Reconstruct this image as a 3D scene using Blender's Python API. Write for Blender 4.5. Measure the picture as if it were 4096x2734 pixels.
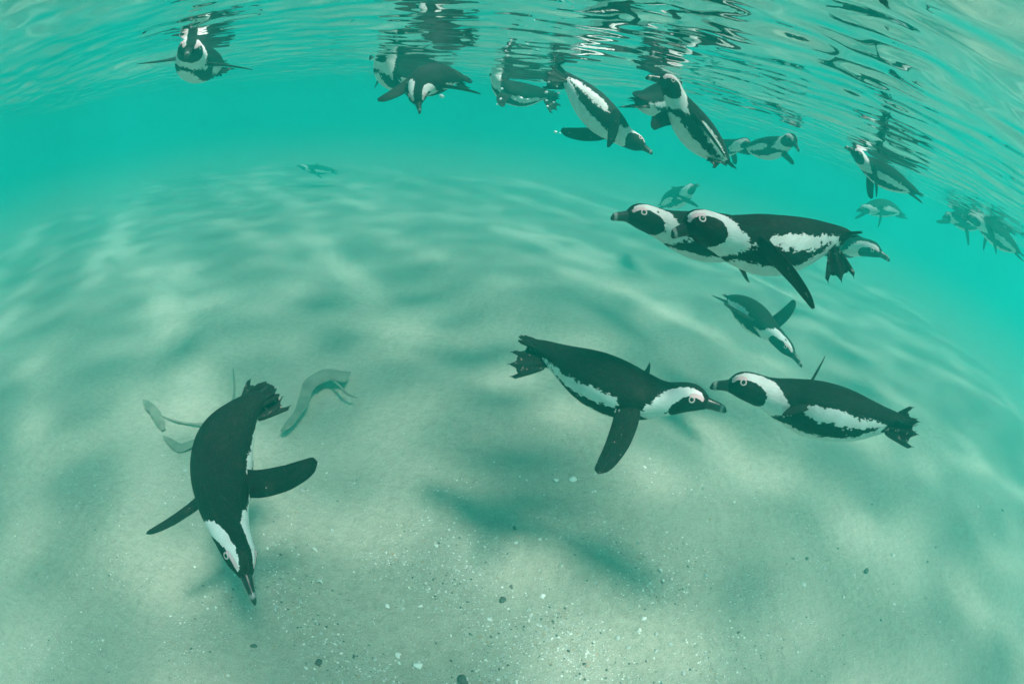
import bpy, math, random
import numpy as np
from mathutils import Vector, Matrix, noise as mnoise

random.seed(7); rng = np.random.default_rng(7)
scene = bpy.context.scene
for o in list(bpy.data.objects): bpy.data.objects.remove(o)
C = scene.collection
R = math.radians

# ------------------------------------------------------------------ camera, light, exposure
IMG_W, IMG_H, F_PX = 4096.0, 2734.0, 1950.0          # fisheye focal length in photo pixels
PITCH, ROLL = R(27.4), R(7.8)                         # looking down, horizon dropping to the right
CAM_Z, WATER_Z = 1.50, 1.77                           # seabed at 0
cam_pos = np.array([0.0, 0.0, CAM_Z])
_n = np.array([math.cos(PITCH)*math.sin(ROLL), math.cos(PITCH)*math.cos(ROLL), math.sin(PITCH)])
_y = np.array([0, 0, -1.0]); _y = _y - _n*(_y@_n); _y /= np.linalg.norm(_y)
_x = np.cross(_y, _n)
CAM_R = np.array([_x, _y, _n])                        # camera -> world
cd = bpy.data.cameras.new('camera'); cam = bpy.data.objects.new('camera', cd); C.objects.link(cam)
M = Matrix.Identity(4)
for i in range(3):
    for j in range(3): M[i][j] = float(CAM_R[i, j])
    M[i][3] = float(cam_pos[i])
cam.matrix_world = M
cd.type = 'PANO'
cd.panorama_type = 'FISHEYE_EQUISOLID'
cd.sensor_fit = 'HORIZONTAL'; cd.sensor_width = 36.0; cd.sensor_height = 36.0*683/1024
cd.fisheye_lens = F_PX/IMG_W*36.0
cd.fisheye_fov = math.pi
cd.clip_start = 0.01; cd.clip_end = 500
scene.camera = cam

SUN_EL, SUN_AZ = R(66), R(120)                        # azimuth clockwise from +Y: behind and to the right
world = bpy.data.worlds.new('World'); scene.world = world; world.use_nodes = True
wn = world.node_tree; bg = wn.nodes['Background']
sky = wn.nodes.new('ShaderNodeTexSky'); sky.sky_type = 'NISHITA'; sky.sun_disc = False
sky.sun_elevation = SUN_EL; sky.sun_rotation = SUN_AZ
wn.links.new(sky.outputs[0], bg.inputs[0]); bg.inputs[1].default_value = 0.15
sl = bpy.data.lights.new('sun', 'SUN'); sun = bpy.data.objects.new('sun', sl); C.objects.link(sun)
sl.energy = 5.0; sl.angle = R(10); sl.color = (1.0, 0.93, 0.80)
sdir = Vector((math.sin(SUN_AZ)*math.cos(SUN_EL), math.cos(SUN_AZ)*math.cos(SUN_EL), math.sin(SUN_EL)))
sun.rotation_euler = sdir.to_track_quat('Z', 'Y').to_euler(); sun.location = sdir*20
vs = scene.view_settings
vs.view_transform = 'Standard'; vs.look = 'None'; vs.gamma = 1; vs.use_curve_mapping = False
vs.exposure = 1.22
cy = scene.cycles
cy.max_bounces = 8; cy.diffuse_bounces = 2; cy.glossy_bounces = 2; cy.volume_bounces = 3
cy.transparent_max_bounces = 12; cy.transmission_bounces = 4
cy.use_denoising = True; cy.use_adaptive_sampling = True; cy.adaptive_threshold = .02; cy.adaptive_min_samples = 12; cy.use_light_tree = False
try: cy.denoiser = 'OPENIMAGEDENOISE'
except Exception: pass
cy.sample_clamp_indirect = 6.0; cy.caustics_reflective = True; cy.blur_glossy = 0.3

# ------------------------------------------------------------------ helpers
def norm(v): return v/max(np.linalg.norm(v), 1e-9)
def ray(px, py):
    x = px-IMG_W/2; y = IMG_H/2-py; r = math.hypot(x, y); th = 2*math.asin(min(1, r/(2*F_PX)))
    s = math.sin(th)/max(r, 1e-6)
    return CAM_R @ np.array([x*s, y*s, -math.cos(th)])
def at(px, py, d): return cam_pos + ray(px, py)*d
def on_floor(px, py, z=0.0):
    r = ray(px, py); return cam_pos + r*((z-CAM_Z)/r[2])
def frame_at(px, py):
    """right, up and toward-the-viewer directions where the sight line through a photo point runs"""
    t = -ray(px, py); up = CAM_R @ np.array([0, 1.0, 0]); up = norm(up-t*(up@t)); rt = np.cross(up, t)
    return rt, up, t
def tag(o, label=None, cat=None, group=None, kind=None):
    if label: o['label'] = label
    if cat: o['category'] = cat
    if group: o['group'] = group
    if kind: o['kind'] = kind
    return o
def mesh_obj(name, verts, faces, mat=None, parent=None, smooth=True, attrs=None, loc=(0, 0, 0)):
    me = bpy.data.meshes.new(name)
    me.from_pydata([tuple(map(float, v)) for v in verts], [], [tuple(map(int, f)) for f in faces])
    if attrs:
        for k, a in attrs.items():
            if np.ndim(a) == 1:
                at_ = me.attributes.new(k, 'FLOAT', 'POINT'); at_.data.foreach_set('value', np.asarray(a, np.float32))
            else:
                at_ = me.attributes.new(k, 'FLOAT_VECTOR', 'POINT'); at_.data.foreach_set('vector', np.asarray(a, np.float32).ravel())
    if smooth: me.polygons.foreach_set('use_smooth', [True]*len(me.polygons))
    if mat: me.materials.append(mat)
    me.update()
    o = bpy.data.objects.new(name, me); C.objects.link(o); o.location = loc
    if parent: o.parent = parent
    return o

class NT:
    """small helper to write node trees"""
    def __init__(s, name):
        s.mat = bpy.data.materials.new(name); s.mat.use_nodes = True; s.t = s.mat.node_tree
        s.out = s.t.nodes['Material Output']; s.bsdf = s.t.nodes['Principled BSDF']
    def n(s, typ, **kw):
        nd = s.t.nodes.new(typ)
        for k, v in kw.items(): setattr(nd, k, v)
        return nd
    def set(s, sock, v):
        if hasattr(v, 'is_output'): s.t.links.new(v, sock)
        else: sock.default_value = v
    def math(s, op, a, b=None, c=None, clamp=False):
        nd = s.n('ShaderNodeMath', operation=op, use_clamp=clamp)
        for i, v in enumerate((a, b, c)):
            if v is not None: s.set(nd.inputs[i], v)
        return nd.outputs[0]
    def attr(s, name, vec=False):
        nd = s.n('ShaderNodeAttribute', attribute_name=name); return nd.outputs['Vector' if vec else 'Fac']
    def mapping(s, vec, scale=(1, 1, 1), loc=(0, 0, 0), rot=(0, 0, 0)):
        nd = s.n('ShaderNodeMapping'); s.set(nd.inputs['Vector'], vec)
        s.set(nd.inputs['Scale'], scale); s.set(nd.inputs['Location'], loc); s.set(nd.inputs['Rotation'], rot); return nd.outputs[0]
    def noise(s, vec, scale, detail=2, rough=0.5, dist=0.0, out='Fac'):
        nd = s.n('ShaderNodeTexNoise'); s.set(nd.inputs['Vector'], vec); nd.inputs['Scale'].default_value = scale
        nd.inputs['Detail'].default_value = detail; nd.inputs['Roughness'].default_value = rough; nd.inputs['Distortion'].default_value = dist
        return nd.outputs[out]
    def voro(s, vec, scale, feature='F1', out='Distance'):
        nd = s.n('ShaderNodeTexVoronoi', feature=feature); s.set(nd.inputs['Vector'], vec); nd.inputs['Scale'].default_value = scale
        return nd.outputs[out]
    def range(s, v, a, b, c=0.0, d=1.0, smooth=True):
        nd = s.n('ShaderNodeMapRange', interpolation_type='SMOOTHSTEP' if smooth else 'LINEAR'); s.set(nd.inputs[0], v)
        for i, q in enumerate((a, b, c, d)): s.set(nd.inputs[i+1], q)
        return nd.outputs[0]
    def mix(s, f, a, b):
        nd = s.n('ShaderNodeMix', data_type='RGBA'); s.set(nd.inputs['Factor'], f)
        s.set(nd.inputs[6], a if hasattr(a, 'is_output') else (*a, 1)); s.set(nd.inputs[7], b if hasattr(b, 'is_output') else (*b, 1)); return nd.outputs[2]
    def bump(s, h, strength, dist):
        nd = s.n('ShaderNodeBump'); nd.inputs['Strength'].default_value = strength; nd.inputs['Distance'].default_value = dist
        s.set(nd.inputs['Height'], h); return nd.outputs[0]
    def link(s, a, b): s.t.links.new(a, b)

# ------------------------------------------------------------------ materials
def mat_sand():
    m = NT('sand'); g = m.n('ShaderNodeNewGeometry').outputs['Position']
    fine = m.noise(g, 260, 3, 0.7); mid = m.noise(g, 26, 3, 0.6); big = m.noise(g, 1.6, 3)
    sp = m.voro(g, 150, out='Color'); spd = m.voro(g, 150)
    c = m.mix(m.range(mid, .3, .7), (.37, .345, .275), (.46, .43, .345))
    c = m.mix(m.range(big, .35, .7, 0, .6), c, (.41, .395, .325))
    c = m.mix(m.range(fine, .52, .70, 0, .75), c, (.58, .55, .47))
    c = m.mix(m.range(fine, .46, .30, 0, .7), c, (.19, .175, .14))
    sep = m.n('ShaderNodeSeparateColor'); m.link(sp, sep.inputs[0])
    dot = m.math('MULTIPLY', m.range(spd, .34, .24), m.range(sep.outputs[0], .86, .9))
    c = m.mix(dot, c, m.mix(sep.outputs[1], (.10, .085, .06), (.75, .73, .66)))
    m.link(c, m.bsdf.inputs['Base Color']); m.bsdf.inputs['Roughness'].default_value = .95
    m.bsdf.inputs['Specular IOR Level'].default_value = .1
    h = m.math('ADD', m.math('MULTIPLY', mid, 1.0), m.math('MULTIPLY', fine, .28))
    m.link(m.bump(h, .8, .02), m.bsdf.inputs['Normal'])
    return m.mat

def mat_water():
    """Surface seen from below: total reflection at a slant, clear overhead. The ripples pass the light unevenly (attribute 'focus')."""
    m = NT('water_surface')
    fr = m.n('ShaderNodeFresnel'); fr.inputs['IOR'].default_value = 1.33
    tr = m.n('ShaderNodeBsdfTransparent'); gl = m.n('ShaderNodeBsdfGlossy'); gl.inputs['Roughness'].default_value = .015
    gl.inputs['Color'].default_value = (.97, .99, .98, 1)
    cc = m.n('ShaderNodeCombineColor'); t = m.attr('focus'); [m.link(t, cc.inputs[i]) for i in range(3)]
    m.link(cc.outputs[0], tr.inputs[0])
    mx = m.n('ShaderNodeMixShader'); m.link(fr.outputs[0], mx.inputs[0]); m.link(tr.outputs[0], mx.inputs[1]); m.link(gl.outputs[0], mx.inputs[2])
    m.link(mx.outputs[0], m.out.inputs['Surface'])
    return m.mat

def mat_plumage():
    m = NT('plumage'); rest = m.attr('rest', True); white = m.attr('white'); pink = m.attr('pink'); foot = m.attr('foot')
    rnd = m.n('ShaderNodeObjectInfo').outputs['Random']
    off = m.n('ShaderNodeCombineXYZ'); m.link(m.math('MULTIPLY', rnd, 13.0), off.inputs[0]); m.link(m.math('MULTIPLY', rnd, 7.0), off.inputs[1])
    va = m.n('ShaderNodeVectorMath', operation='ADD'); m.link(rest, va.inputs[0]); m.link(off.outputs[0], va.inputs[1]); p = va.outputs[0]
    fe = m.mapping(p, (.42, 1, 1))
    j1 = m.noise(fe, 170, 2, .6); j2 = m.noise(p, 34, 2)
    ww = m.math('ADD', white, m.math('ADD', m.math('MULTIPLY', m.math('SUBTRACT', j1, .5), .034), m.math('MULTIPLY', m.math('SUBTRACT', j2, .5), .026)))
    mask = m.range(ww, -.0007, .0009)
    big = m.noise(p, 11, 3, .6); fine = m.noise(fe, 420, 2, .6)
    blk = m.mix(m.range(big, .54, .74, 0, .8), (.006, .007, .008), (.030, .024, .019))
    blk = m.mix(m.range(m.noise(m.mapping(p, (.3, 1, 1)), 120, 3, .7), .5, .72, 0, .6), blk, (.026, .028, .030))
    blk = m.mix(m.range(fine, .55, .70, 0, .6), blk, (.050, .052, .052))
    wht = m.mix(m.range(j2, .35, .7), (.72, .72, .69), (.82, .82, .80))
    wht = m.mix(m.range(fine, .35, .2, 0, .4), wht, (.52, .50, .46))
    vd = m.n('ShaderNodeTexVoronoi'); m.link(p, vd.inputs['Vector']); vd.inputs['Scale'].default_value = 30
    sc = m.n('ShaderNodeSeparateColor'); m.link(vd.outputs['Color'], sc.inputs[0])
    spot = m.math('MULTIPLY', m.range(vd.outputs['Distance'], .16, .11), m.range(sc.outputs[0], .88, .90))
    wht = m.mix(spot, wht, (.03, .03, .03))
    c = m.mix(mask, blk, wht)
    c = m.mix(m.range(m.math('ADD', pink, m.math('MULTIPLY', m.math('SUBTRACT', j1, .5), .004)), -.001, .001), c, (.78, .52, .55))
    mott = m.noise(p, 60, 2, .6)
    c = m.mix(m.math('MULTIPLY', foot, m.range(mott, .60, .68)), c, m.mix(j1, (.42, .36, .31), (.16, .15, .14)))
    m.link(c, m.bsdf.inputs['Base Color']); m.bsdf.inputs['Roughness'].default_value = .7
    m.bsdf.inputs['Specular IOR Level'].default_value = .10
    m.link(m.bump(m.math('ADD', fine, m.math('MULTIPLY', j1, .9)), .6, .0035), m.bsdf.inputs['Normal'])
    return m.mat

def mat_beak():
    m = NT('beak_horn'); x = m.attr('along'); rest = m.attr('rest', True)
    nz = m.noise(rest, 90, 2)
    xx = m.math('ADD', x, m.math('MULTIPLY', m.math('SUBTRACT', nz, .5), .22))
    band = m.math('MULTIPLY', m.range(xx, .62, .68), m.range(xx, .84, .78))
    c = m.mix(m.math('MULTIPLY', band, .8), (.014, .015, .016), (.30, .31, .30))
    m.link(c, m.bsdf.inputs['Base Color']); m.bsdf.inputs['Roughness'].default_value = .32
    return m.mat
def mat_plain(name, col, rough=.5, amp=.3, scale=60):
    m = NT(name); g = m.n('ShaderNodeTexCoord').outputs['Object']
    f = m.noise(g, scale, 3)
    c = m.mix(m.range(f, .3, .7), tuple(q*(1-amp) for q in col), tuple(min(.9, q*(1+amp)) for q in col))
    m.link(c, m.bsdf.inputs['Base Color']); m.bsdf.inputs['Roughness'].default_value = rough
    m.link(m.bump(f, .3, .003), m.bsdf.inputs['Normal'])
    return m.mat
SAND, WATER, PLUME, BEAK = mat_sand(), mat_water(), mat_plumage(), mat_beak()
EYE = mat_plain('eye_dark', (.012, .010, .009), .08); RING = mat_plain('eye_ring_skin', (.74, .56, .56), .5, .1)
SHELL = mat_plain('shell_white', (.78, .76, .70), .4, .1, 90); SHELL_GREY = mat_plain('shell_grey', (.46, .47, .44), .5, .2, 90)
PEBBLE = mat_plain('pebble_dark', (.09, .09, .08), .7, .4, 60); RUST = mat_plain('shell_rust', (.42, .26, .14), .6, .3, 60)
KELP = mat_plain('kelp_silted', (.18, .18, .14), .8, .2, 18)

# ------------------------------------------------------------------ seabed and water surface
def graded(lim, near, n_near, n_far):
    a = np.linspace(0, near, n_near); b = near*(lim/near)**(np.linspace(0, 1, n_far+1)[1:])
    p = np.concatenate([a, b]); return np.concatenate([-p[:0:-1], p])
def grid_faces(nx, ny):
    i, j = np.meshgrid(np.arange(nx-1), np.arange(ny-1), indexing='ij')
    a = i*ny+j; return np.stack([a, a+ny, a+ny+1, a+1], -1).reshape(-1, 4)
def big_grid(name, mat, gx, gy, zf):
    X, Y = np.meshgrid(gx, gy, indexing='ij'); Z = zf(X, Y)
    v = np.stack([X, Y, Z], -1).reshape(-1, 3); f = grid_faces(len(gx), len(gy))
    me = bpy.data.meshes.new(name); me.vertices.add(len(v)); me.vertices.foreach_set('co', v.astype(np.float32).ravel())
    me.loops.add(len(f)*4); me.loops.foreach_set('vertex_index', f.astype(np.int32).ravel())
    me.polygons.add(len(f)); me.polygons.foreach_set('loop_start', np.arange(len(f), dtype=np.int32)*4)
    me.update(calc_edges=True); me.polygons.foreach_set('use_smooth', [True]*len(f)); me.materials.append(mat)
    o = bpy.data.objects.new(name, me); C.objects.link(o); return o
def waves(seed, lams, amp_of, dirs, spread=.55):
    r = np.random.default_rng(seed)
    comps = [(l, amp_of(l), r.normal(dirs, spread), r.uniform(0, 6.28)) for l in lams]
    def f(X, Y):
        Z = 0*X
        for l, a, th, ph in comps:
            k = 2*math.pi/l; Z = Z + a*np.sin(k*(X*math.cos(th)+Y*math.sin(th))+ph)
        return Z
    return f
sea_w = waves(3, np.geomspace(.30, 2.6, 24), lambda l: .0013*l, 1.25)
rip_w = waves(5, np.geomspace(.075, .26, 26), lambda l: .0026*l, 1.35)
SWELL = [(at(2130, 330, 3.15), 1.69, .55), (at(1600, 255, 2.95), 1.735, .4), (at(780, 170, 2.3), 1.815, .6), (at(3560, 650, 2.85), 1.735, .5)]   # troughs and a crest of the swell
def surface_z(X, Y):
    d = np.hypot(X, Y-1.5); sw = 0*X
    for p, z, r in SWELL: sw = sw+(z-WATER_Z)*np.exp(-((X-p[0])**2+(Y-p[1])**2)/r**2)
    return WATER_Z + sw + sea_w(X, Y)*np.clip(1.9-d/9, .0, 1) + rip_w(X, Y)*np.clip(1.7-d/4, 0, 1)
FOCUS_SEED = 2202  # picked for where bright and dark patches fall on the sand
def light_focus(gx, gy):
    """how the ripples gather the light that falls through them onto the seabed (refraction of parallel rays, mean 1)"""
    n, ext = 900, 9.0; a = np.linspace(-ext, ext, n); X, Y = np.meshgrid(a, a+2, indexing='ij')
    Z = focus_w(X, Y); h = a[1]-a[0]; sx, sy = np.gradient(Z, h); k = .25*WATER_Z
    ix = np.clip((X-k*sx+ext)/h, 0, n-1.01); iy = np.clip((Y-2-k*sy+ext)/h, 0, n-1.01); i, j = ix.astype(int), iy.astype(int); u, v = ix-i, iy-j
    H = np.zeros(n*n)
    for di, dj, w in ((0, 0, (1-u)*(1-v)), (1, 0, u*(1-v)), (0, 1, (1-u)*v), (1, 1, u*v)): H += np.bincount(((i+di)*n+j+dj).ravel(), w.ravel(), n*n)
    f = np.fft.fftfreq(n); FX, FY = np.meshgrid(f, f, indexing='ij'); sg = FOCUS_BLUR/h
    H = np.real(np.fft.ifft2(np.fft.fft2(H.reshape(n, n))*np.exp(-2*(math.pi*sg)**2*(FX**2+FY**2))))
    PX, PY = np.meshgrid(gx, gy, indexing='ij'); qx = np.clip((PX+ext)/h, 0, n-1.01); qy = np.clip((PY-2+ext)/h, 0, n-1.01); i, j = qx.astype(int), qy.astype(int); u, v = qx-i, qy-j
    G = H[i, j]*(1-u)*(1-v)+H[i+1, j]*u*(1-v)+H[i, j+1]*(1-u)*v+H[i+1, j+1]*u*v
    ins = np.clip((ext-.3-np.maximum(abs(PX), abs(PY-2)))/2, 0, 1); return 1+(G-1)*ins
focus_w = waves(FOCUS_SEED, np.geomspace(.42, 3.6, 20), lambda l: .0086*l**1.55, 1.0, 1.6); FOCUS_BLUR = .022  # invented waves, apart from the surface ripples, for the dapples painted into transparency
bed_w = waves(11, np.geomspace(.5, 5, 14), lambda l: .0050*l**.8, .5)
bed_s = waves(21, np.geomspace(.09, .3, 10), lambda l: .0010, .9)
def bed_z(X, Y):
    d = np.hypot(X, Y-1.0); return (bed_w(X, Y)-.02)*np.clip(2-d/12, 0, 1) + bed_s(X, Y)*np.clip(1.5-d/4, 0, 1)
gx = graded(60, 4.0, 170, 34); gy = graded(60, 4.0, 170, 34)
tag(big_grid('seabed', SAND, gx, gy+1.5, bed_z), kind='structure')
gx = graded(60, 4.2, 280, 60); gy = graded(60, 4.2, 280, 60)+1.8
ws = tag(big_grid('water_surface', WATER, gx, gy, surface_z), kind='structure')
foc = np.clip(.36*light_focus(gx, gy), .05, 1.0)
ws.data.attributes.new('focus', 'FLOAT', 'POINT').data.foreach_set('value', foc.astype(np.float32).ravel())

# ------------------------------------------------------------------ penguins
# stations along the body in metres from the base of the beak: half width, height above and below the axis
SEC = np.array([
 (-.004, .007, .007, .007), (.000, .0165, .0185, .0175), (.006, .0205, .0235, .0200), (.015, .0265, .0300, .0240), (.028, .0360, .0365, .0300), (.045, .0425, .0410, .0355),
 (.065, .0465, .0425, .0395), (.090, .0500, .0425, .0435), (.115, .0550, .0425, .0490), (.145, .0620, .0460, .0580),
 (.180, .0730, .0535, .0700), (.220, .0830, .0610, .0815), (.260, .0900, .0665, .0905), (.300, .0925, .0685, .0940),
 (.345, .0905, .0670, .0915), (.390, .0825, .0615, .0820), (.430, .0710, .0530, .0690), (.465, .0580, .0440, .0540),
 (.500, .0440, .0345, .0385), (.530, .0330, .0260, .0260), (.552, .0240, .0175, .0150), (.566, .0130, .0090, .0075), (.570, .002, .002, .002)])
def pchip(xs, ys):
    h = np.diff(xs); dl = np.diff(ys)/h; m_ = np.zeros(len(xs)); m_[0] = dl[0]; m_[-1] = dl[-1]
    for i in range(1, len(xs)-1):
        if dl[i-1]*dl[i] > 0:
            w1 = 2*h[i]+h[i-1]; w2 = h[i]+2*h[i-1]; m_[i] = (w1+w2)/(w1/dl[i-1]+w2/dl[i])
    def f(x):
        x = np.asarray(x, float); i = np.clip(np.searchsorted(xs, x)-1, 0, len(xs)-2); t = np.clip((x-xs[i])/h[i], 0, 1)
        return ((1+2*t)*(1-t)**2)*ys[i]+t*(1-t)**2*h[i]*m_[i]+t*t*(3-2*t)*ys[i+1]+t*t*(t-1)*h[i]*m_[i+1]
    return f
fW, fU, fD = (pchip(SEC[:, 0], SEC[:, k]) for k in (1, 2, 3))
# white areas of the plumage as outlines in (metres along the body, degrees from the back)
WHITE_POLYS = [
 [(.013, 46), (.022, 33), (.035, 27), (.060, 25), (.085, 25), (.108, 29), (.124, 40), (.136, 58), (.147, 78), (.160, 94), (.180, 106), (.208, 113), (.208, 118), (.182, 127), (.160, 148), (.146, 180),
  (.146, 220), (.096, 220), (.096, 180), (.106, 150), (.113, 128), (.113, 108), (.106, 90), (.092, 77), (.074, 68), (.058, 62), (.045, 61), (.034, 60), (.024, 62), (.016, 69), (.010, 64)],
 [(.168, 220), (.168, 180), (.178, 162), (.205, 150), (.260, 144), (.310, 142), (.360, 141), (.405, 137), (.445, 129), (.472, 119), (.492, 112), (.510, 125), (.510, 220)],
 [(.242, 100), (.260, 88), (.295, 85), (.345, 87), (.395, 90), (.445, 94), (.485, 98), (.508, 108), (.500, 122), (.478, 116), (.436, 117), (.386, 116), (.336, 113), (.295, 111), (.262, 107)]]
PINK_POLY = [[(.010, 50), (.022, 42), (.040, 44), (.054, 52), (.054, 62), (.032, 62), (.024, 64), (.015, 71)]]
def poly_sd(polys, x, y, rad):
    """signed distance in metres, positive inside"""
    best = np.full(x.shape, -9.0)
    for pl in polys:
        px = np.array([p[0] for p in pl]); py = np.array([p[1] for p in pl])
        d = np.full(x.shape, 9.0); ins = np.zeros(x.shape, bool); n = len(pl)
        for i in range(n):
            j = (i+1) % n; k = math.pi/180*rad
            ax, ay, bx, by = px[i], py[i]*k, px[j], py[j]*k; yy = y*k
            ex, ey = bx-ax, by-ay; t = np.clip(((x-ax)*ex+(yy-ay)*ey)/(ex*ex+ey*ey+1e-12), 0, 1)
            d = np.minimum(d, np.hypot(x-ax-t*ex, yy-ay-t*ey))
            cond = (py[i] > y) != (py[j] > y)
            xi = (px[j]-px[i])*(y-py[i])/np.where(py[j] == py[i], 1e-9, py[j]-py[i])+px[i]
            ins ^= cond & (x < xi)
        best = np.maximum(best, np.where(ins, d, -d))
    return best

class Spine:
    def __init__(s, pts, dorsal, head_dorsal, size, dist):
        st = np.array([p[0] for p in pts]); rel = np.array([p[3] for p in pts])
        P = np.array([at(p[1], p[2], 1.0)-cam_pos for p in pts])*rel[:, None]
        s.st = st
        def build(P):
            s.P = P; m_ = np.zeros_like(P)
            for i in range(len(P)):
                if i == 0: m_[i] = (P[1]-P[0])/(st[1]-st[0])
                elif i == len(P)-1: m_[i] = (P[i]-P[i-1])/(st[i]-st[i-1])
                else:
                    h0, h1 = st[i]-st[i-1], st[i+1]-st[i]
                    m_[i] = ((P[i]-P[i-1])/h0*h1+(P[i+1]-P[i])/h1*h0)/(h0+h1)
            s.m = m_
        build(P)
        q = np.linspace(st[0], st[-1], 200); L = np.linalg.norm(np.diff(s.pos(q), axis=0), axis=1).sum()/(st[-1]-st[0])
        if dist is None: k = size/L; s.k = size; build(P*k)
        else: k = dist/rel[len(rel)//2]; s.k = k*L; build(P*k)
        build(s.P+cam_pos)
        mid = pts[len(pts)//2]; fr = frame_at(mid[1], mid[2]); s.dist = float(np.linalg.norm(s.pos([.3])[0]-cam_pos))
        w = lambda d: norm(fr[0]*d[0]+fr[1]*d[1]+fr[2]*d[2])
        s.fr = fr; s.d0 = w(dorsal); s.dh = w(head_dorsal) if head_dorsal else s.d0
    def pos(s, x):
        x = np.asarray(x, float); st = s.st; i = np.clip(np.searchsorted(st, x)-1, 0, len(st)-2); h = st[i+1]-st[i]; t = (x-st[i])/h
        lo, hi = t < 0, t > 1; tt = np.clip(t, 0, 1)[:, None]; hh = h[:, None]; a, b, ma, mb = s.P[i], s.P[i+1], s.m[i], s.m[i+1]
        r = ((1+2*tt)*(1-tt)**2)*a+tt*(1-tt)**2*hh*ma+tt*tt*(3-2*tt)*b+tt*tt*(tt-1)*hh*mb
        r = r+np.where(lo[:, None], (x-st[0])[:, None]*s.m[0], 0)+np.where(hi[:, None], (x-st[-1])[:, None]*s.m[-1], 0)
        return r
    def frames(s, x):
        x = np.asarray(x, float); e = 1e-3; T = s.pos(x+e)-s.pos(x-e); T /= np.linalg.norm(T, axis=1)[:, None]   # backward along the body
        w = np.clip((x-.07)/.14, 0, 1); w = w*w*(3-2*w)
        U = s.dh[None]*(1-w[:, None])+s.d0[None]*w[:, None]
        U = U-T*(U*T).sum(1)[:, None]; U /= np.linalg.norm(U, axis=1)[:, None]
        S = np.cross(U, T)                                   # the bird's left (forward is -T)
        return s.pos(x), T, U, -S
    def surf(s, x, phi, k=1.0, lift=0.0):
        """point on the skin; phi in degrees from the back, positive to the bird's left"""
        x = np.atleast_1d(np.asarray(x, float)); ph = np.radians(np.atleast_1d(np.asarray(phi, float)))
        P, T, U, S = s.frames(x); c, sn = np.cos(ph), np.sin(ph)
        rz = np.where(c > 0, fU(x), fD(x))*c*k; rw = fW(x)*np.sign(sn)*np.abs(sn)**.94*k
        return P+(U*rz[:, None]+S*rw[:, None])*s.k

def solve_tip(root, px, py, L, near):
    r = ray(px, py); o = cam_pos-root; b = o@r; c = o@o-L*L; disc = b*b-c
    if disc > 0: t = -b-math.sqrt(disc) if near else -b+math.sqrt(disc)
    else: t = -b
    d = cam_pos+r*t-root; return norm(d)

def flipper_geo(root, d, normal, fwd, L, bend, V, F, A):
    """flat tapering paddle: leading edge sweeps back, rounded tip"""
    n = norm(normal-d*(normal@d)); ch = np.cross(n, d)
    if ch@fwd < 0: ch = -ch
    nt, na = 30, 20; base = len(V)
    ts = np.concatenate([np.linspace(-.09, .9, 22), .9+.1*np.sin(np.linspace(0, 1, 9)[1:]*math.pi/2)])
    fc = pchip(np.array([-.2, 0, .12, .3, .5, .7, .86, .95, 1.0]), np.array([.050, .071, .069, .067, .064, .057, .047, .034, .003]))
    fo = pchip(np.array([-.2, 0, .2, .5, .8, 1.0]), np.array([.004, .004, .008, .002, -.014, -.031]))
    ft = pchip(np.array([-.2, 0, .15, .4, .8, 1.0]), np.array([.020, .022, .015, .010, .006, .002]))
    sc = L/.195; nt = len(ts)
    for i, t in enumerate(ts):
        c0 = root+d*(t*L)+ch*(float(fo(t))*sc)+n*(bend*max(t, 0)**2*L)
        w, h = float(fc(t))*.5*sc, float(ft(t))*.5*sc
        for k in range(na):
            a = 2*math.pi*k/na; ca, sa = math.cos(a), math.sin(a)
            prof = (1-.55*max(0, -ca)**1.5)                    # thinner trailing edge
            V.append(c0+ch*(w*ca)+n*(h*sa*prof)); te = max(0, -ca-.9)
            A['rest'].append((t*.19+2, ca*w+(1 if sa > 0 else 3), sa*h)); A['white'].append(-.0105+.045*te*(1 if t > .05 else 0) if True else 0)
            A['pink'].append(-.05); A['foot'].append(.12 if sa < 0 else 0)
    for i in range(nt-1):
        for k in range(na):
            a = base+i*na+k; b = base+i*na+(k+1) % na; F.append((a, b, b+na, a+na))
    F.append([base+(nt-1)*na+k for k in range(na)])

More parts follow.
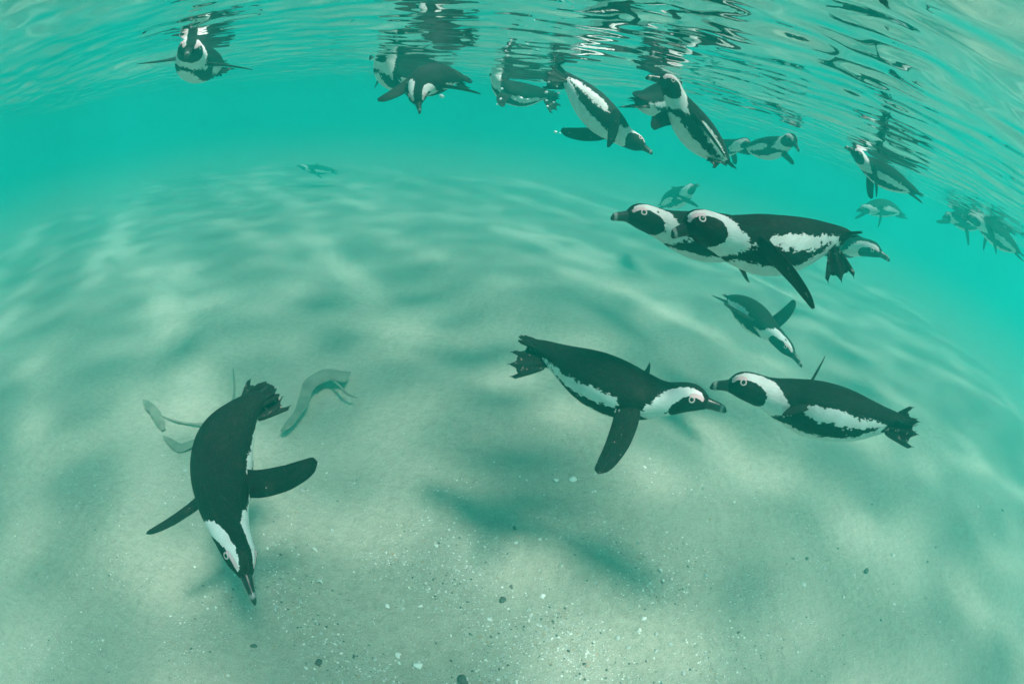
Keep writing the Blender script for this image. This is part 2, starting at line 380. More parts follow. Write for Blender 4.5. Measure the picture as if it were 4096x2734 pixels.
def foot_geo(root, d, up, L, V, F, A, spread=1.0):
    n = norm(up-d*(up@d)); s_ = np.cross(d, n); na = 10; base = len(V)
    # leg
    for i, (t, r) in enumerate(((-.35, .016), (-.1, .014), (.12, .0095), (.26, .008))):
        for k in range(na):
            a = 2*math.pi*k/na; V.append(root+d*(t*L)+s_*(math.cos(a)*r)+n*(math.sin(a)*r*.8))
            A['rest'].append((t*.1+5, math.cos(a)*r, math.sin(a)*r)); A['white'].append(-.05); A['pink'].append(-.05); A['foot'].append(1.0)
    for i in range(3):
        for k in range(na):
            a = base+i*na+k; b = base+i*na+(k+1) % na; F.append((a, b, b+na, a+na))
    # webbed fan with three toes
    rows = 9; cols = 25; top = len(V); u = np.linspace(-1, 1, cols)
    toe = np.max([np.exp(-((u-c)/.17)**2) for c in (-.86, 0, .86)], axis=0)
    length = (.80+.20*toe)*np.where(abs(u) > .5, .93, 1.0)
    for side in (1, -1):
        for i in range(rows):
            t = i/(rows-1)
            for k in range(cols):
                x = (.16+(.84*length[k])*t)*L; wd = (.010+.027*spread*t**.8)*L/.1
                end = 1-.55*max(0, t-.8)/.2
                th = (.0012+.0034*toe[k]*(1-.4*t))*end+.004*(1-t)**2
                q = root+d*x+s_*(u[k]*wd)+n*(side*th-.06*L*t*t*.3)
                V.append(q); A['rest'].append((x+5, u[k]*wd+(0 if side > 0 else .5), 0)); A['white'].append(-.05); A['pink'].append(-.05); A['foot'].append(1.0)
    nb = rows*cols
    for i in range(rows-1):
        for k in range(cols-1):
            a = top+i*cols+k; F.append((a, a+1, a+cols+1, a+cols)); b = a+nb; F.append((b, b+cols, b+cols+1, b+1))
    for k in range(cols-1):
        a = top+(rows-1)*cols+k; F.append((a, a+1, a+1+nb, a+nb))
    for i in range(rows-1):
        for k in (0, cols-1):
            a = top+i*cols+k; F.append((a, a+cols, a+cols+nb, a+nb))
    for c, ln in ((-.86, .93), (0, 1.0), (.86, .93)):         # claws
        wd = (.010+.027*spread)*L/.1; p0 = root+d*((.16+.84*ln)*L*.97)+s_*(c*wd); b = len(V)
        for q in (s_*.0024, n*.0022, -s_*.0024, -n*.002): V.append(p0+q)
        V.append(p0+d*.014+n*-.003)
        for _ in range(5): A['rest'].append((6, 0, 0)); A['white'].append(-.05); A['pink'].append(-.05); A['foot'].append(0)
        for k in range(4): F.append((b+k, b+(k+1) % 4, b+4))

def penguin(label, pts, dorsal, flips, feet=None, head_dorsal=None, size=1.0, dist=None, group='african penguins swimming', nring=150, nphi=72, foot_spread=1.0, tail_fan=1.0):
    sp = Spine(pts, dorsal, head_dorsal, size, dist); k = sp.k
    V, F = [], []; A = {'rest': [], 'white': [], 'pink': [], 'foot': []}
    # trunk, neck and head as one loft
    xs = np.concatenate([np.linspace(-.004, .125, int(nring*.42)), np.linspace(.125, .57, int(nring*.6))[1:]]); nr = len(xs)
    ph = np.linspace(-180, 180, nphi, endpoint=False)
    X, PH = np.meshgrid(xs, ph, indexing='ij'); pos = sp.surf(X.ravel(), PH.ravel())
    rad = (fW(X)+fU(X)*.5+fD(X)*.5)/2; aph = np.abs(PH)
    wh = poly_sd(WHITE_POLYS, X, aph, rad).ravel(); pk = poly_sd(PINK_POLY, X, aph, rad).ravel()
    hx = (X < .12).ravel(); 
    V += list(pos); A['white'] += list(np.where(hx, wh*2.6, wh)); A['pink'] += list(pk); A['foot'] += [0.0]*len(pos)
    A['rest'] += list(np.stack([X.ravel(), (np.sin(np.radians(PH))*rad).ravel(), (np.cos(np.radians(PH))*rad).ravel()], -1))
    for i in range(nr-1):
        for j in range(nphi):
            a = i*nphi+j; b = i*nphi+(j+1) % nphi; F.append((a, b, b+nphi, a+nphi))
    F.append([j for j in range(nphi)][::-1]); F.append([(nr-1)*nphi+j for j in range(nphi)])
    # tail: stiff pointed feathers
    Pt, Tt, Ut, St = (q[0] for q in sp.frames([.545])); rr = np.random.default_rng(int(abs(pts[0][1])))
    for q in range(11):
        u = (q-5)/5; d = norm(Tt+St*(u*.15*tail_fan)+Ut*(.05-.10*abs(u)+rr.normal(0, .03))); ln = (.066-.016*abs(u)+rr.normal(0, .005))*k
        wv = norm(np.cross(d, Ut)); b = len(V); r0 = Pt+St*(u*.020*k)-Tt*.03*k+Ut*(.004-.006*(q % 2))*k
        for t, w, h in ((0, .009, .007), (.55, .011, .004), (.85, .010, .0025), (1.0, .0025, .001)):
            c0 = r0+d*(ln+.03*k)*t
            for sgn in ((1, 0), (0, 1), (-1, 0), (0, -1)):
                V.append(c0+wv*(sgn[0]*w*k)+Ut*(sgn[1]*h*.6*k)); A['rest'].append((.6+t*.06, u*.02+sgn[0]*w, q*.01)); A['white'].append(-.05); A['pink'].append(-.05); A['foot'].append(0.0)
        for i in range(3):
            for j in range(4):
                a = b+i*4+j; c = b+i*4+(j+1) % 4; F.append((a, c, c+4, a+4))
        F.append((b+12, b+13, b+14, b+15))
    # flippers
    P2, T2, U2, S2 = (q[0] for q in sp.frames([.222]))
    for side, tip, near, face, bend, *rphi in flips:
        sg = 1 if side == 'l' else -1
        root = sp.surf([.232], [(rphi[0] if rphi else 99)*sg], k=.80)[0]; out = S2*sg
        L = .205*k; d = solve_tip(root, tip[0], tip[1], L, near)
        rt, up, tc = frame_at(*tip); nrm = tc*face+np.cross(d, tc)*(1-abs(face))
        flipper_geo(root, d, nrm, -T2, L, bend, V, F, A)
    # feet
    P3, T3, U3, S3 = (q[0] for q in sp.frames([.485]))
    for side in (1, -1):
        root = sp.surf([.488], [138*side], k=.72)[0]; L = .122*k
        tip = feet[0 if side == 1 else 1] if feet else None
        if tip is None: d = norm(T3+S3*(.14*side)-U3*.10)
        else: d = solve_tip(root, tip[0], tip[1], L, tip[2])
        upv = U3 if tip is None else frame_at(tip[0], tip[1])[2]*.8+U3*.5
        foot_geo(root, d, upv, L, V, F, A, foot_spread)
    base = sp.surf([.33], [180])[0]; V = np.array(V)-base
    root_o = bpy.data.objects.new('penguin', None); C.objects.link(root_o); root_o.location = base.tolist(); root_o.empty_display_size = .1
    tag(root_o, label, 'penguin', group)
    mesh_obj('body', V, F, PLUME, root_o, attrs=A)
    # beak
    bx = np.array([0, .12, .3, .5, .68, .82, .92, .97, 1.0]); w_ = pchip(np.array([0, .3, .6, .85, 1]), np.array([.0160, .0125, .0098, .0068, .0015]))
    up_ = pchip(np.array([0, .3, .6, .82, .94, 1]), np.array([.0180, .0150, .0135, .0110, .0040, -.0050])); dn_ = pchip(np.array([0, .3, .6, .85, .94, 1]), np.array([.0170, .0142, .0130, .0112, .0098, .0068]))
    xs = np.concatenate([[-.10], np.linspace(0, 1, 22)]); nb = 20; Vb, Fb, al, rs = [], [], [], []
    Pp, Tp, Up, Sp = sp.frames(-.062*xs)
    for i, t in enumerate(xs):
        tt = max(t, 0); droop = -.0035*tt**2
        for j in range(nb):
            a = 2*math.pi*j/nb; c, s_ = math.cos(a), math.sin(a); groove = 1-.16*math.exp(-((c+.12)/.10)**2)*(1 if t < .93 else 0)
            z = (float(up_(tt)) if c > 0 else float(dn_(tt)))*c+droop; w = float(w_(tt))*s_*groove
            Vb.append(Pp[i]+(Up[i]*z+Sp[i]*w)*k-base); al.append(tt); rs.append((tt*.06, w, z))
    for i in range(len(xs)-1):
        for j in range(nb): Fb.append((i*nb+j, i*nb+(j+1) % nb, (i+1)*nb+(j+1) % nb, (i+1)*nb+j))
    Fb.append([(len(xs)-1)*nb+j for j in range(nb)])
    mesh_obj('beak', Vb, Fb, BEAK, root_o, attrs={'along': np.array(al), 'rest': np.array(rs)})
    # eyes
    for sg in (1, -1):
        e = sp.surf([.045], [72*sg])[0]; e1 = sp.surf([.051], [72*sg])[0]; e2 = sp.surf([.045], [78*sg])[0]
        t1 = norm(e1-e); t2 = norm(e2-e); nn = norm(np.cross(t1, t2)); ctr = sp.pos([.044])[0]
        if nn@(e-ctr) < 0: nn = -nn
        t2 = np.cross(nn, t1)
        V1, F1 = [], []
        for i in range(9):
            a = math.pi/2*i/8
            for j in range(18):
                b = 2*math.pi*j/18; V1.append(e-base+(t1*math.cos(b)*math.cos(a)+t2*math.sin(b)*math.cos(a))*.0058*k+nn*(.0034*math.sin(a)*k))
        for i in range(8):
            for j in range(18): F1.append((i*18+j, i*18+(j+1) % 18, (i+1)*18+(j+1) % 18, (i+1)*18+j))
        eo = mesh_obj('eye', V1, F1, EYE, root_o)
        V2, F2 = [], []
        for i in range(26):
            b = 2*math.pi*i/26; rd = t1*math.cos(b)+t2*math.sin(b)
            for j in range(8):
                a = 2*math.pi*j/8; V2.append(e-base+rd*((.0075+.0019*math.cos(a))*k)+nn*(.0013*math.sin(a)*k))
        for i in range(26):
            for j in range(8): F2.append((i*8+j, i*8+(j+1) % 8, ((i+1) % 26)*8+(j+1) % 8, ((i+1) % 26)*8+j))
        mesh_obj('eye_ring', V2, F2, RING, eo)
    zz = V[:, 2]+base[2]
    print(f'PENGUIN {label[:44]:44s} dist {sp.dist:.2f} k {sp.k:.2f} z {zz.min():.2f}..{zz.max():.2f}')
    return root_o

# stations: beak base 0, eye .044, nape .11, shoulder .22, middle .33, rump .49, tail tip .60
penguin('black backed penguin diving steeply head down to the sand with one flipper spread wide',
 [(0, 985, 2305, .88), (.05, 958, 2218, .895), (.12, 915, 2105, .92), (.22, 885, 1965, .955), (.33, 885, 1815, .99), (.47, 960, 1665, 1.01), (.60, 1085, 1545, 1.04)],
 (-.52, .05, .85), [('l', (1300, 1895), True, .92, .04), ('r', (587, 2177), False, .28, .05)], head_dorsal=(.30, .0, .95))
penguin('penguin swimming level over the sand with its flipper hanging down, beak to beak with another',
 [(0, 2828, 1612, .98), (.05, 2762, 1592, .98), (.12, 2668, 1590, .98), (.22, 2548, 1568, .99), (.33, 2412, 1512, 1.0), (.47, 2250, 1435, 1.03), (.60, 2085, 1345, 1.06)],
 (.12, .90, .36), [('r', (2440, 1905), True, .95, .0), ('l', (2600, 1500), False, .5, 0)], feet=[(2040, 1400, False), (2035, 1455, True)])
penguin('penguin gliding just above the sand with its flippers tucked, facing the one beak to beak',
 [(0, 2915, 1542, .97), (.05, 2975, 1545, .97), (.12, 3065, 1568, .98), (.22, 3185, 1600, 1.0), (.33, 3320, 1632, 1.0), (.47, 3500, 1672, 1.02), (.60, 3665, 1690, 1.03)],
 (.10, .98, .06), [('l', (3160, 1662), True, .30, .0), ('r', (3288, 1455), False, .10, .0)], feet=[(3668, 1735, True), (3672, 1672, True)], tail_fan=2.2)
penguin('small hazy penguin diving to the sand below the pair with one flipper raised',
 [(0, 3172, 1420, .98), (.05, 3140, 1385, .98), (.12, 3098, 1335, .99), (.22, 3050, 1288, 1.0), (.33, 3005, 1248, 1.03), (.47, 2945, 1208, 1.07), (.60, 2905, 1185, 1.10)],
 (.64, .66, .25), [('l', (3225, 1205), False, .9, 0), ('r', (2885, 1212), False, .2, .0)])
penguin('fully visible penguin of the level swimming pair with broad white flank stripe and trailing foot',
 [(0, 2742, 918, .94), (.05, 2790, 905, .95), (.12, 2868, 925, .98), (.22, 2980, 952, 1.02), (.33, 3105, 962, 1.07), (.47, 3285, 945, 1.14), (.60, 3440, 935, 1.20)],
 (.05, .96, -.16), [('l', (3262, 1190), True, .4, .0, 118), ('r', (2962, 1092), False, .35, .0)], feet=[(3365, 1120, True), (3330, 960, False)])
penguin('penguin of the level swimming pair with its rear hidden behind the other',
 [(0, 2508, 866, .97), (.05, 2560, 868, .98), (.12, 2640, 890, 1.0), (.22, 2750, 920, 1.03), (.33, 2870, 935, 1.06), (.47, 3020, 935, 1.1), (.60, 3160, 935, 1.14)],
 (.03, .97, .0), [('l', (2990, 1010), False, .3, .0), ('r', (2900, 990), False, .4, .0)])
penguin('penguin slanting down from the surface with spread webbed feet and belly showing',
 [(0, 2575, 590, 1.0), (.05, 2545, 572, 1.0), (.12, 2500, 545, 1.0), (.22, 2445, 495, 1.0), (.33, 2382, 430, 1.02), (.47, 2300, 345, 1.05), (.60, 2225, 270, 1.08)],
 (.56, .60, -.55), [('r', (2462, 572), True, .6, 0), ('l', (2205, 558), True, .85, .0)], feet=[(2145, 305, True), (2165, 280, True)], foot_spread=1.2)
penguin('penguin slanting upward with raised head looking up toward the surface',
 [(0, 2632, 318, .962), (.05, 2670, 328, .975), (.12, 2702, 385, .99), (.22, 2745, 460, 1.0), (.33, 2800, 532, 1.02), (.47, 2870, 608, 1.06), (.60, 2925, 665, 1.10)],
 (.72, .40, -.55), [('l', (2952, 688), True, .15, .0), ('r', (2592, 482), True, .7, .0)], head_dorsal=(.35, .85, .0), feet=[(2830, 640, True), (2870, 650, True)], size=.90)
penguin('penguin at the surface partly hidden behind the one slanting upward',
 [(0, 2720, 330, 1.16), (.05, 2705, 330, 1.15), (.12, 2690, 345, 1.13), (.22, 2660, 370, 1.09), (.33, 2625, 395, 1.05), (.47, 2580, 405, .99), (.60, 2535, 395, .95)],
 (.0, .97, .2), [('l', (2518, 372), True, .3, 0), ('r', (2582, 492), True, .5, .0)], dist=2.5)
penguin('dark backed penguin floating at the surface with its head out of the water',
 [(0, 1950, 262, .98), (.05, 1972, 250, .98), (.12, 1992, 300, .98), (.22, 2022, 352, .99), (.33, 2085, 372, 1.0), (.47, 2160, 375, 1.0), (.60, 2235, 378, 1.02)],
 (.05, .93, .35), [('l', (1985, 418), True, .7, 0), ('r', (2060, 395), False, .5, 0)], feet=[(2228, 440, True), (2240, 395, False)], dist=3.1)
penguin('penguin coming head on with lowered beak and flippers held out below the surface',
 [(0, 1674, 415, .935), (.05, 1670, 385, .945), (.12, 1680, 350, .965), (.22, 1702, 325, 1.0), (.33, 1738, 308, 1.04), (.47, 1805, 305, 1.09), (.60, 1880, 320, 1.13)],
 (.0, .75, .66), [('r', (1530, 412), True, .6, -.05), ('l', (1922, 362), True, .2, .05)], dist=2.3, head_dorsal=(0, .45, .9))
penguin('white breasted penguin with its head out of the water behind the head on one',
 [(0, 1500, 215, .96), (.05, 1518, 200, .97), (.12, 1535, 235, .98), (.22, 1562, 285, 1.0), (.33, 1630, 305, 1.02), (.47, 1720, 310, 1.06), (.60, 1800, 305, 1.1)],
 (.1, .95, .2), [('r', (1505, 327), False, .3, 0), ('l', (1640, 400), False, .3, 0)], dist=2.9)
penguin('lone penguin breaking the surface with both flippers stretched sideways, away from the others',
 [(0, 752, 208, .915), (.05, 757, 196, .937), (.12, 764, 208, .975), (.22, 778, 232, 1.02), (.33, 802, 246, 1.075), (.47, 850, 252, 1.15), (.60, 898, 250, 1.20)],
 (.12, .97, -.1), [('r', (567, 268), True, .12, .06), ('l', (995, 262), True, .12, .06)], head_dorsal=(0, 1, .1), feet=[(905, 290, True), (852, 312, True)], dist=2.25)
penguin('hazy penguin with flippers spread under the surface behind the upward slanting one',
 [(0, 3180, 578, .95), (.05, 3166, 558, .96), (.12, 3145, 568, .98), (.22, 3110, 580, 1.0), (.33, 3068, 588, 1.02), (.47, 3012, 592, 1.05), (.60, 2965, 592, 1.07)],
 (.12, .95, -.2), [('r', (3220, 672), True, .5, 0), ('l', (2972, 578), False, .6, 0)], dist=3.3)
penguin('hazy penguin showing a drooped flipper behind the belly of the upward slanting one',
 [(0, 3000, 575, .98), (.05, 2985, 570, .98), (.12, 2960, 575, .98), (.22, 2915, 585, 1.0), (.33, 2870, 590, 1.0), (.47, 2815, 580, 1.02), (.60, 2770, 570, 1.04)],
 (0, .97, .1), [('r', (2765, 655), True, .5, 0), ('l', (2950, 660), False, .5, 0)], dist=3.5)
penguin('sunlit penguin breaking the surface with bright stripe and both flippers pointing down',
 [(0, 3405, 600, .97), (.05, 3425, 612, .98), (.12, 3450, 640, .99), (.22, 3492, 668, 1.0), (.33, 3545, 698, 1.0), (.47, 3620, 742, 1.02), (.60, 3695, 785, 1.03)],
 (.42, .88, .1), [('l', (3512, 770), True, .3, 0), ('r', (3468, 792), True, .6, 0)], dist=2.8)
penguin('hazy penguin whose head and neck show past the tail of the level pair',
 [(0, 3522, 1016, .99), (.05, 3490, 998, .99), (.12, 3445, 985, 1.0), (.22, 3385, 970, 1.02), (.33, 3310, 955, 1.04), (.47, 3220, 935, 1.06), (.60, 3140, 920, 1.08)],
 (.15, .93, .3), [('r', (3340, 1010), True, .3, 0), ('l', (3380, 940), False, .3, 0)], dist=2.8)
G2 = 'distant penguins fading into the water'
penguin('very faint penguin silhouette with a long drooping flipper ahead of the sunlit one',
 [(0, 3780, 868, 1), (.05, 3790, 866, 1), (.12, 3805, 868, 1), (.22, 3835, 872, 1), (.33, 3868, 880, 1.02), (.47, 3910, 892, 1.05), (.60, 3945, 905, 1.08)],
 (.2, .95, 0), [('l', (3880, 975), True, .4, 0), ('r', (3705, 905), False, .4, 0)], dist=5.2, group=G2, nring=80, nphi=40)
penguin('faint speckled penguin slanting down just under the surface past the sunlit one',
 [(0, 3868, 868, .98), (.05, 3888, 872, .98), (.12, 3915, 885, .99), (.22, 3955, 912, 1.0), (.33, 4000, 945, 1.0), (.47, 4050, 985, 1.02), (.60, 4090, 1020, 1.03)],
 (.5, .85, 0), [('l', (3990, 1000), True, .4, 0), ('r', (3930, 985), False, .4, 0)], dist=4.5, group=G2, nring=80, nphi=40)
penguin('very faint penguin above the heads of the level swimming pair',
 [(0, 2780, 745, 1), (.05, 2768, 752, 1), (.12, 2752, 762, 1), (.22, 2728, 775, 1.02), (.33, 2700, 788, 1.04), (.47, 2668, 805, 1.08), (.60, 2640, 820, 1.12)],
 (-.2, .95, 0), [('r', (2790, 815), True, .4, 0), ('l', (2700, 745), False, .4, 0)], dist=5.2, group=G2, nring=80, nphi=40)
penguin('very faint slender penguin below the sunlit one at the surface',
 [(0, 3440, 840, 1), (.05, 3452, 838, 1), (.12, 3472, 834, 1), (.22, 3500, 828, 1.02), (.33, 3535, 826, 1.04), (.47, 3580, 840, 1.06), (.60, 3615, 862, 1.08)],
 (.1, .97, 0), [('l', (3520, 900), True, .3, 0), ('r', (3420, 880), False, .3, 0)], dist=5.6, group=G2, nring=80, nphi=40)
penguin('very faint penguin far off over the seabed on the side of the lone one',
 [(0, 1198, 664, 1), (.05, 1208, 666, 1), (.12, 1225, 670, 1), (.22, 1250, 674, 1.0), (.33, 1278, 678, 1.0), (.47, 1318, 682, 1.0), (.60, 1350, 686, 1.0)],
 (0, 1, .1), [('l', (1290, 720), True, .3, 0), ('r', (1270, 650), False, .3, 0)], dist=8.5, group=G2, nring=80, nphi=40)

# ------------------------------------------------------------------ kelp, shells, pebbles, grit
def kelp(label, stem, blades):
    """stem: photo points with heights over the sand; blades: (points, half widths)"""
    allp = []
    root = bpy.data.objects.new('kelp_frond', None); C.objects.link(root); b0 = on_floor(*stem[len(stem)//2][:2]); root.location = b0.tolist()
    tag(root, label, 'seaweed', 'kelp fronds on the sand')
    def curve(pts, n):
        P = np.array([on_floor(p[0], p[1], p[2]*.3+.004) for p in pts]); t = np.linspace(0, len(pts)-1, n); out = []
        for q in t:
            i = min(int(q), len(pts)-2); f = q-i; p0, p1, p2, p3 = P[max(i-1, 0)], P[i], P[i+1], P[min(i+2, len(P)-1)]
            out.append(.5*((2*p1)+(p2-p0)*f+(2*p0-5*p1+4*p2-p3)*f*f+(3*p1-p0-3*p2+p3)*f**3))
        return np.array(out)
    c = curve(stem, 40)-b0; V, F = [], []; na = 8
    for i in range(40):
        T = norm(c[min(i+1, 39)]-c[max(i-1, 0)]); s_ = norm(np.cross(T, [0, 0, 1.0])); u = np.cross(s_, T); r = .0085*math.sin(math.pi*(.06+.90*i/39))**.6
        for j in range(na): a = 2*math.pi*j/na; V.append(c[i]+(s_*math.cos(a)+u*math.sin(a)*.6)*r)
    for i in range(39):
        for j in range(na): F.append((i*na+j, i*na+(j+1) % na, (i+1)*na+(j+1) % na, (i+1)*na+j))
    mesh_obj('stem', V, F, KELP, root)
    for pts, wid in blades:
        n = 30; c = curve(pts, n)-b0; fw = pchip(np.linspace(0, n-1, len(wid)), np.array(wid)); V, F = [], []; m_ = 9
        for i in range(n):
            T = norm(c[min(i+1, n-1)]-c[max(i-1, 0)]); s_ = norm(np.cross(T, [0, 0, 1.0])); w = float(fw(i))
            for side in (1, -1):
                for j in range(m_):
                    q = (j/(m_-1)-.5)*2; V.append(c[i]+s_*(q*w*(1+.1*math.sin(i*.9)))+np.array([0, 0, side*.003*(1-q*q)+.005*math.sin(i*.8+q*2)*abs(q)+.003]))
        for i in range(n-1):
            for j in range(m_-1):
                a = i*2*m_+j; F.append((a, a+1, a+2*m_+1, a+2*m_)); b = a+m_; F.append((b, b+2*m_, b+2*m_+1, b+1))
            for j in (0, m_-1): a = i*2*m_+j; F.append((a, a+2*m_, a+3*m_, a+m_))
        mesh_obj('blade', V, F, KELP, root)
kelp('silt covered kelp with a long thin stem curling beside the steeply diving penguin',
     [(932, 1470, .02), (938, 1560, .02), (915, 1635, .03), (830, 1690, .03), (730, 1690, .02), (640, 1660, .015)],
     [([(575, 1600, .01), (620, 1650, .02), (655, 1720, .01)], [.008, .030, .030, .012]), ([(655, 1745, .01), (720, 1790, .02), (780, 1775, .01), (820, 1830, .0)], [.006, .03, .032, .004])])
kelp('silt covered kelp blade bent into a hook behind the tail of the steeply diving penguin',
     [(1430, 1590, .0), (1390, 1575, .02), (1350, 1535, .02), (1300, 1500, .02)],
     [([(1130, 1725, .0), (1200, 1640, .02), (1240, 1540, .03), (1310, 1500, .03), (1395, 1510, .02)], [.012, .026, .034, .055, .060, .05])])

def chip_mesh(name, seed, mat, kind):
    r = np.random.default_rng(seed); V, F = [], []
    if kind == 'shell':                                        # cupped fan with a ribbed rim
        n, m_ = 17, 6; arc = r.uniform(2.2, 4.6); jag = 1+.10*np.sin(np.linspace(0, 1, n)*r.uniform(3, 9)+r.uniform(0, 6))+r.normal(0, .025, n); asp = r.uniform(.5, .95)
        for side in (0, 1):
            for i in range(m_):
                t = i/(m_-1)
                for j in range(n):
                    a = (j/(n-1)-.5)*arc; q = .62*t*jag[j]; V.append((q*math.cos(a)-.1, q*math.sin(a)*asp, .40*(1-t**1.6)-.12+(.07 if side == 0 else 0)))
        h = n*m_
        for i in range(m_-1):
            for j in range(n-1):
                a = i*n+j; F.append((a, a+1, a+n+1, a+n)); F.append((a+h, a+h+n, a+h+n+1, a+h+1))
        for j in range(n-1): a = (m_-1)*n+j; F.append((a, a+1, a+1+h, a+h))
        for i in range(m_-1):
            for j in (0, n-1): a = i*n+j; F.append((a, a+n, a+n+h, a+h))
    else:                                                      # worn angular lump
        n, m_ = 9, 6; ra = 1+r.normal(0, .16, (m_+1, n))
        for i in range(m_+1):
            p = math.pi*i/m_
            for j in range(n):
                a = 2*math.pi*j/n; q = ra[i, j] if 0 < i < m_ else 1; V.append((.5*math.sin(p)*math.cos(a)*q, .38*math.sin(p)*math.sin(a)*q, .24*math.cos(p)))
        for i in range(m_):
            for j in range(n): F.append((i*n+j, i*n+(j+1) % n, (i+1)*n+(j+1) % n, (i+1)*n+j))
    o = mesh_obj(name, V, F, mat, smooth=True); me = o.data; bpy.data.objects.remove(o); return me
SH = [chip_mesh('shell', 30+i, SHELL, 'shell') for i in range(6)]; SG = [chip_mesh('shell', 40+i, SHELL_GREY, 'shell') for i in range(4)]
PB = [chip_mesh('pebble', 50+i, PEBBLE, 'lump') for i in range(4)]; RU = [chip_mesh('pebble', 60+i, RUST, 'lump') for i in range(2)]
def put(name, me, px, py, size_px, label, cat, group=None, lift=.2):
    p = on_floor(px, py); p[2] = float(bed_z(np.array(p[0]), np.array(p[1])))
    d = np.linalg.norm(p-cam_pos); s = size_px/F_PX*d
    o = bpy.data.objects.new(name, me); C.objects.link(o); o.location = (p[0], p[1], p[2]+lift*s*.2)
    o.scale = (s, s*random.uniform(.7, 1.0), s*random.uniform(.7, 1)); o.rotation_euler = (random.uniform(-.35, .35), random.uniform(-.35, .35), random.uniform(0, 6.28))
    tag(o, label, cat, group); return o
for i, (x, y, s, lb) in enumerate([
    (1680, 2636, 58, 'largest white shell piece, pointed, on shaded sand'), (1590, 2590, 30, 'white shell sliver above the crescent shell on shaded sand'),
    (1587, 2624, 30, 'white crescent shell on shaded sand beside the largest shell piece'), (1612, 2410, 30, 'oblong white shell in the middle of a row of three'),
    (1540, 2398, 28, 'flat white shell at the end of a row of three next to the oblong one'), (1685, 2395, 26, 'cupped white shell at the end of a row of three by the gravelly patch'),
    (2220, 1914, 32, 'pinkish white shell under the tip of the hanging flipper'), (2292, 1909, 36, 'wide white shell chip under the tip of the hanging flipper'),
    (2212, 1892, 18, 'tiny bluish white shell beside the two under the hanging flipper'), (1272, 2310, 40, 'slim bright shell piece on the sand past the diving beak'),
    (1248, 2180, 32, 'bright broken shell in the sunlit patch by the diving penguin'), (2073, 2144, 26, 'round white shell standing upright on sand below the pair beak to beak'),
    (2168, 2136, 22, 'small cupped shell near the round white one standing upright'), (2176, 2355, 24, 'narrow white shell chip in the sunlit gravel'), (2565, 2500, 34, 'thin pale shell sticking out of the sand'),
    (1750, 2155, 26, 'flat pale oval shell in the sunlit sand'), (1325, 2555, 30, 'white shell chip on dark sand below the diving beak'), (1222, 2660, 28, 'white shell edge at the border of the darkest sand')]):
    put('shell', SH[i % 6], x, y, s, lb, 'shell')
for i, (x, y, s, lb) in enumerate([
    (1852, 2695, 58, 'dark hollow stone half sunk in the shaded sand'), (2018, 2370, 38, 'dark grey cupped stone beside the sunlit gravel'), (3478, 2266, 36, 'dark leaf shaped stone alone on pale sand'),
    (3238, 2218, 22, 'small dark pebble on pale sand near the leaf shaped stone'), (1265, 2632, 34, 'dark stone on shaded sand below the diving beak'), (2062, 2094, 20, 'small dark pebble on sunlit sand by the upright shell'),
    (1010, 2575, 30, 'dark pebble in the shade under the diving beak')]):
    put('pebble', PB[i % 4], x, y, s, lb, 'pebble')
def sand_spot():
    while True:
        x, y = random.uniform(60, 4040), random.uniform(1850, 2720)
        if random.random() < math.exp(-((x-2150)/950)**2-((y-2420)/330)**2)+.12: return x, y
for i in range(95):
    x, y = sand_spot(); me = random.choice(SH+SG+SG)
    put('shell', me, x, y, random.uniform(12, 24), 'small pale shell chip scattered in the sand', 'shell', 'pale shell chips')
for i in range(34):
    x, y = sand_spot(); put('pebble', random.choice(PB+RU), x, y, random.uniform(9, 17), 'tiny dark or rusty pebble scattered in the sand', 'pebble', 'tiny pebbles')
# shell grit too small to pick apart
def grit(n):
    V, F, MI = [], [], []; mats = [SHELL, SHELL_GREY, PEBBLE, RUST]
    for i in range(n):
        while True:
            x, y = sand_spot() if random.random() < .7 else (random.uniform(-200, 4300), random.uniform(1700, 2900))
            q = on_floor(x, y)
            if random.random() < max(.06, min(1, .5+2.2*mnoise.noise(Vector((q[0]*3.1, q[1]*3.1, 2))))): break
        p = on_floor(x, y); p[2] = float(bed_z(np.array(p[0]), np.array(p[1]))); s = random.choice((.0018, .0024, .003, .004, .006))*random.uniform(.7, 1.3)
        ax = np.array([random.gauss(0, 1) for _ in range(3)]); ax[2] *= .35; ax = norm(ax)*s; bx = norm(np.cross(ax, [random.gauss(0, .3), random.gauss(0, .3), 1]))*s*random.uniform(.4, .9)
        cx = norm(np.cross(ax, bx))*s*.3; b = len(V); p = p+np.array([0, 0, s*.15])
        for q in (ax, bx, -ax*.8, -bx, cx, -cx): V.append(p+q)
        k = random.choices((0, 1, 2, 3), (3, 8, 1.3, .8))[0]
        for f in ((0, 1, 4), (1, 2, 4), (2, 3, 4), (3, 0, 4), (1, 0, 5), (2, 1, 5), (3, 2, 5), (0, 3, 5)): F.append(tuple(b+q for q in f)); MI.append(k)
    o = mesh_obj('shell_grit', V, F, None, smooth=False); [o.data.materials.append(m_) for m_ in mats]; o.data.polygons.foreach_set('material_index', MI)
    tag(o, 'fine shell grit and gravel strewn over the pale sand', 'gravel', kind='stuff')
grit(14000)

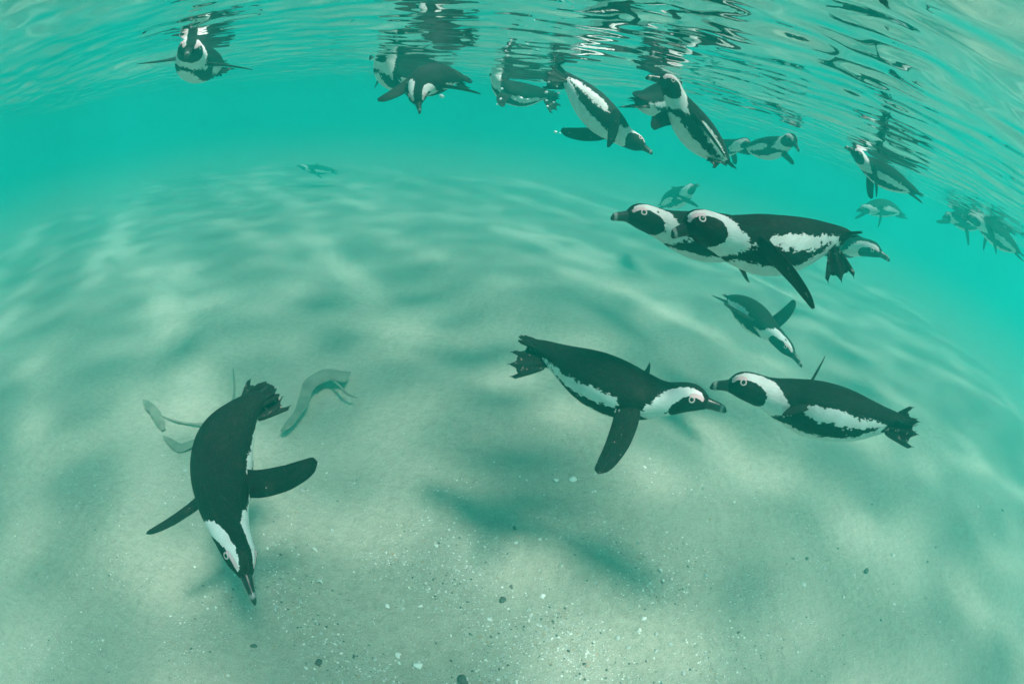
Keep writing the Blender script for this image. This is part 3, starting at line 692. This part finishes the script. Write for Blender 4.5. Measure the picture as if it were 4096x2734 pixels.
AIR = NT('bubble_film'); AIR.bsdf.inputs['Base Color'].default_value = (.85, .88, .88, 1); AIR.bsdf.inputs['Roughness'].default_value = .15
_c = AIR.n('ShaderNodeTexCoord').outputs['Object']; AIR.link(AIR.mix(AIR.noise(_c, 3, 2), (.70, .75, .76), (.88, .90, .90)), AIR.bsdf.inputs['Base Color'])
V, F = [], []
for i in range(9):
    for j in range(14):
        p, a = math.pi*i/8, 2*math.pi*j/14; w = 1+.08*math.sin(2*a+1); V.append((math.sin(p)*math.cos(a)*w, math.sin(p)*math.sin(a)/w, .72*math.cos(p)+.08*math.sin(p)*math.cos(a)))
for i in range(8):
    for j in range(14): F.append((i*14+j, i*14+(j+1) % 14, (i+1)*14+(j+1) % 14, (i+1)*14+j))
bo = mesh_obj('bubble', V, F, AIR.mat); bm_ = bo.data; bpy.data.objects.remove(bo)
for x, y, s, d in ((2007, 356, 7, 2.7), (2185, 370, 8, 2.7), (2085, 393, 8, 2.7), (2002, 396, 6, 2.7), (2110, 399, 5, 2.7), (2186, 402, 5, 2.6), (2214, 410, 5, 2.6), (2190, 425, 5, 2.6), (2060, 398, 4, 2.7),
                   (1988, 418, 4, 2.7), (2234, 372, 6, 2.0), (2195, 328, 6, 1.9), (2228, 346, 4, 1.9), (2222, 528, 7, 1.75), (2240, 532, 3, 1.75), (1767, 385, 10, 2.0)):
    o = bpy.data.objects.new('bubble', bm_); C.objects.link(o); o.location = at(x, y, d).tolist(); r_ = s/F_PX*d; o.scale = (r_, r_, r_); o.rotation_euler = (random.uniform(-.4, .4), random.uniform(-.4, .4), random.uniform(0, 6))
    near = d < 2.1
    tag(o, 'small silvery air bubble by the head on penguin' if x < 1900 else ('small silvery air bubble by the feet or flipper of the penguin slanting down' if near else 'small silvery air bubble around the dark backed floating penguin'), 'bubble', 'air bubbles')

# ------------------------------------------------------------------ the water's own haze
def haze():
    x, y0, y1, z0, z1 = 58, -55, 58, -1.0, WATER_Z+.12
    V = [(sx*x, y, z) for z in (z0, z1) for sx, y in ((-1, y0), (1, y0), (1, y1), (-1, y1))]
    F = [(3, 2, 1, 0), (4, 5, 6, 7), (0, 1, 5, 4), (1, 2, 6, 5), (2, 3, 7, 6), (3, 0, 4, 7)]
    m = bpy.data.materials.new('turquoise_water'); m.use_nodes = True; t = m.node_tree
    for nd in list(t.nodes):
        if nd.type != 'OUTPUT_MATERIAL': t.nodes.remove(nd)
    pv = t.nodes.new('ShaderNodeVolumePrincipled'); pv.inputs['Color'].default_value = (.016, .420, .362, 1)
    pv.inputs['Absorption Color'].default_value = (.24, .945, .89, 1); pv.inputs['Density'].default_value = .38; pv.inputs['Anisotropy'].default_value = .62
    pv.inputs['Density Attribute'].default_value = ''
    t.links.new(pv.outputs[0], t.nodes['Material Output'].inputs['Volume'])
    o = mesh_obj('haze', V, F, m, smooth=False); tag(o, 'clear turquoise water filling the shallow bay', 'water', kind='stuff')
haze()
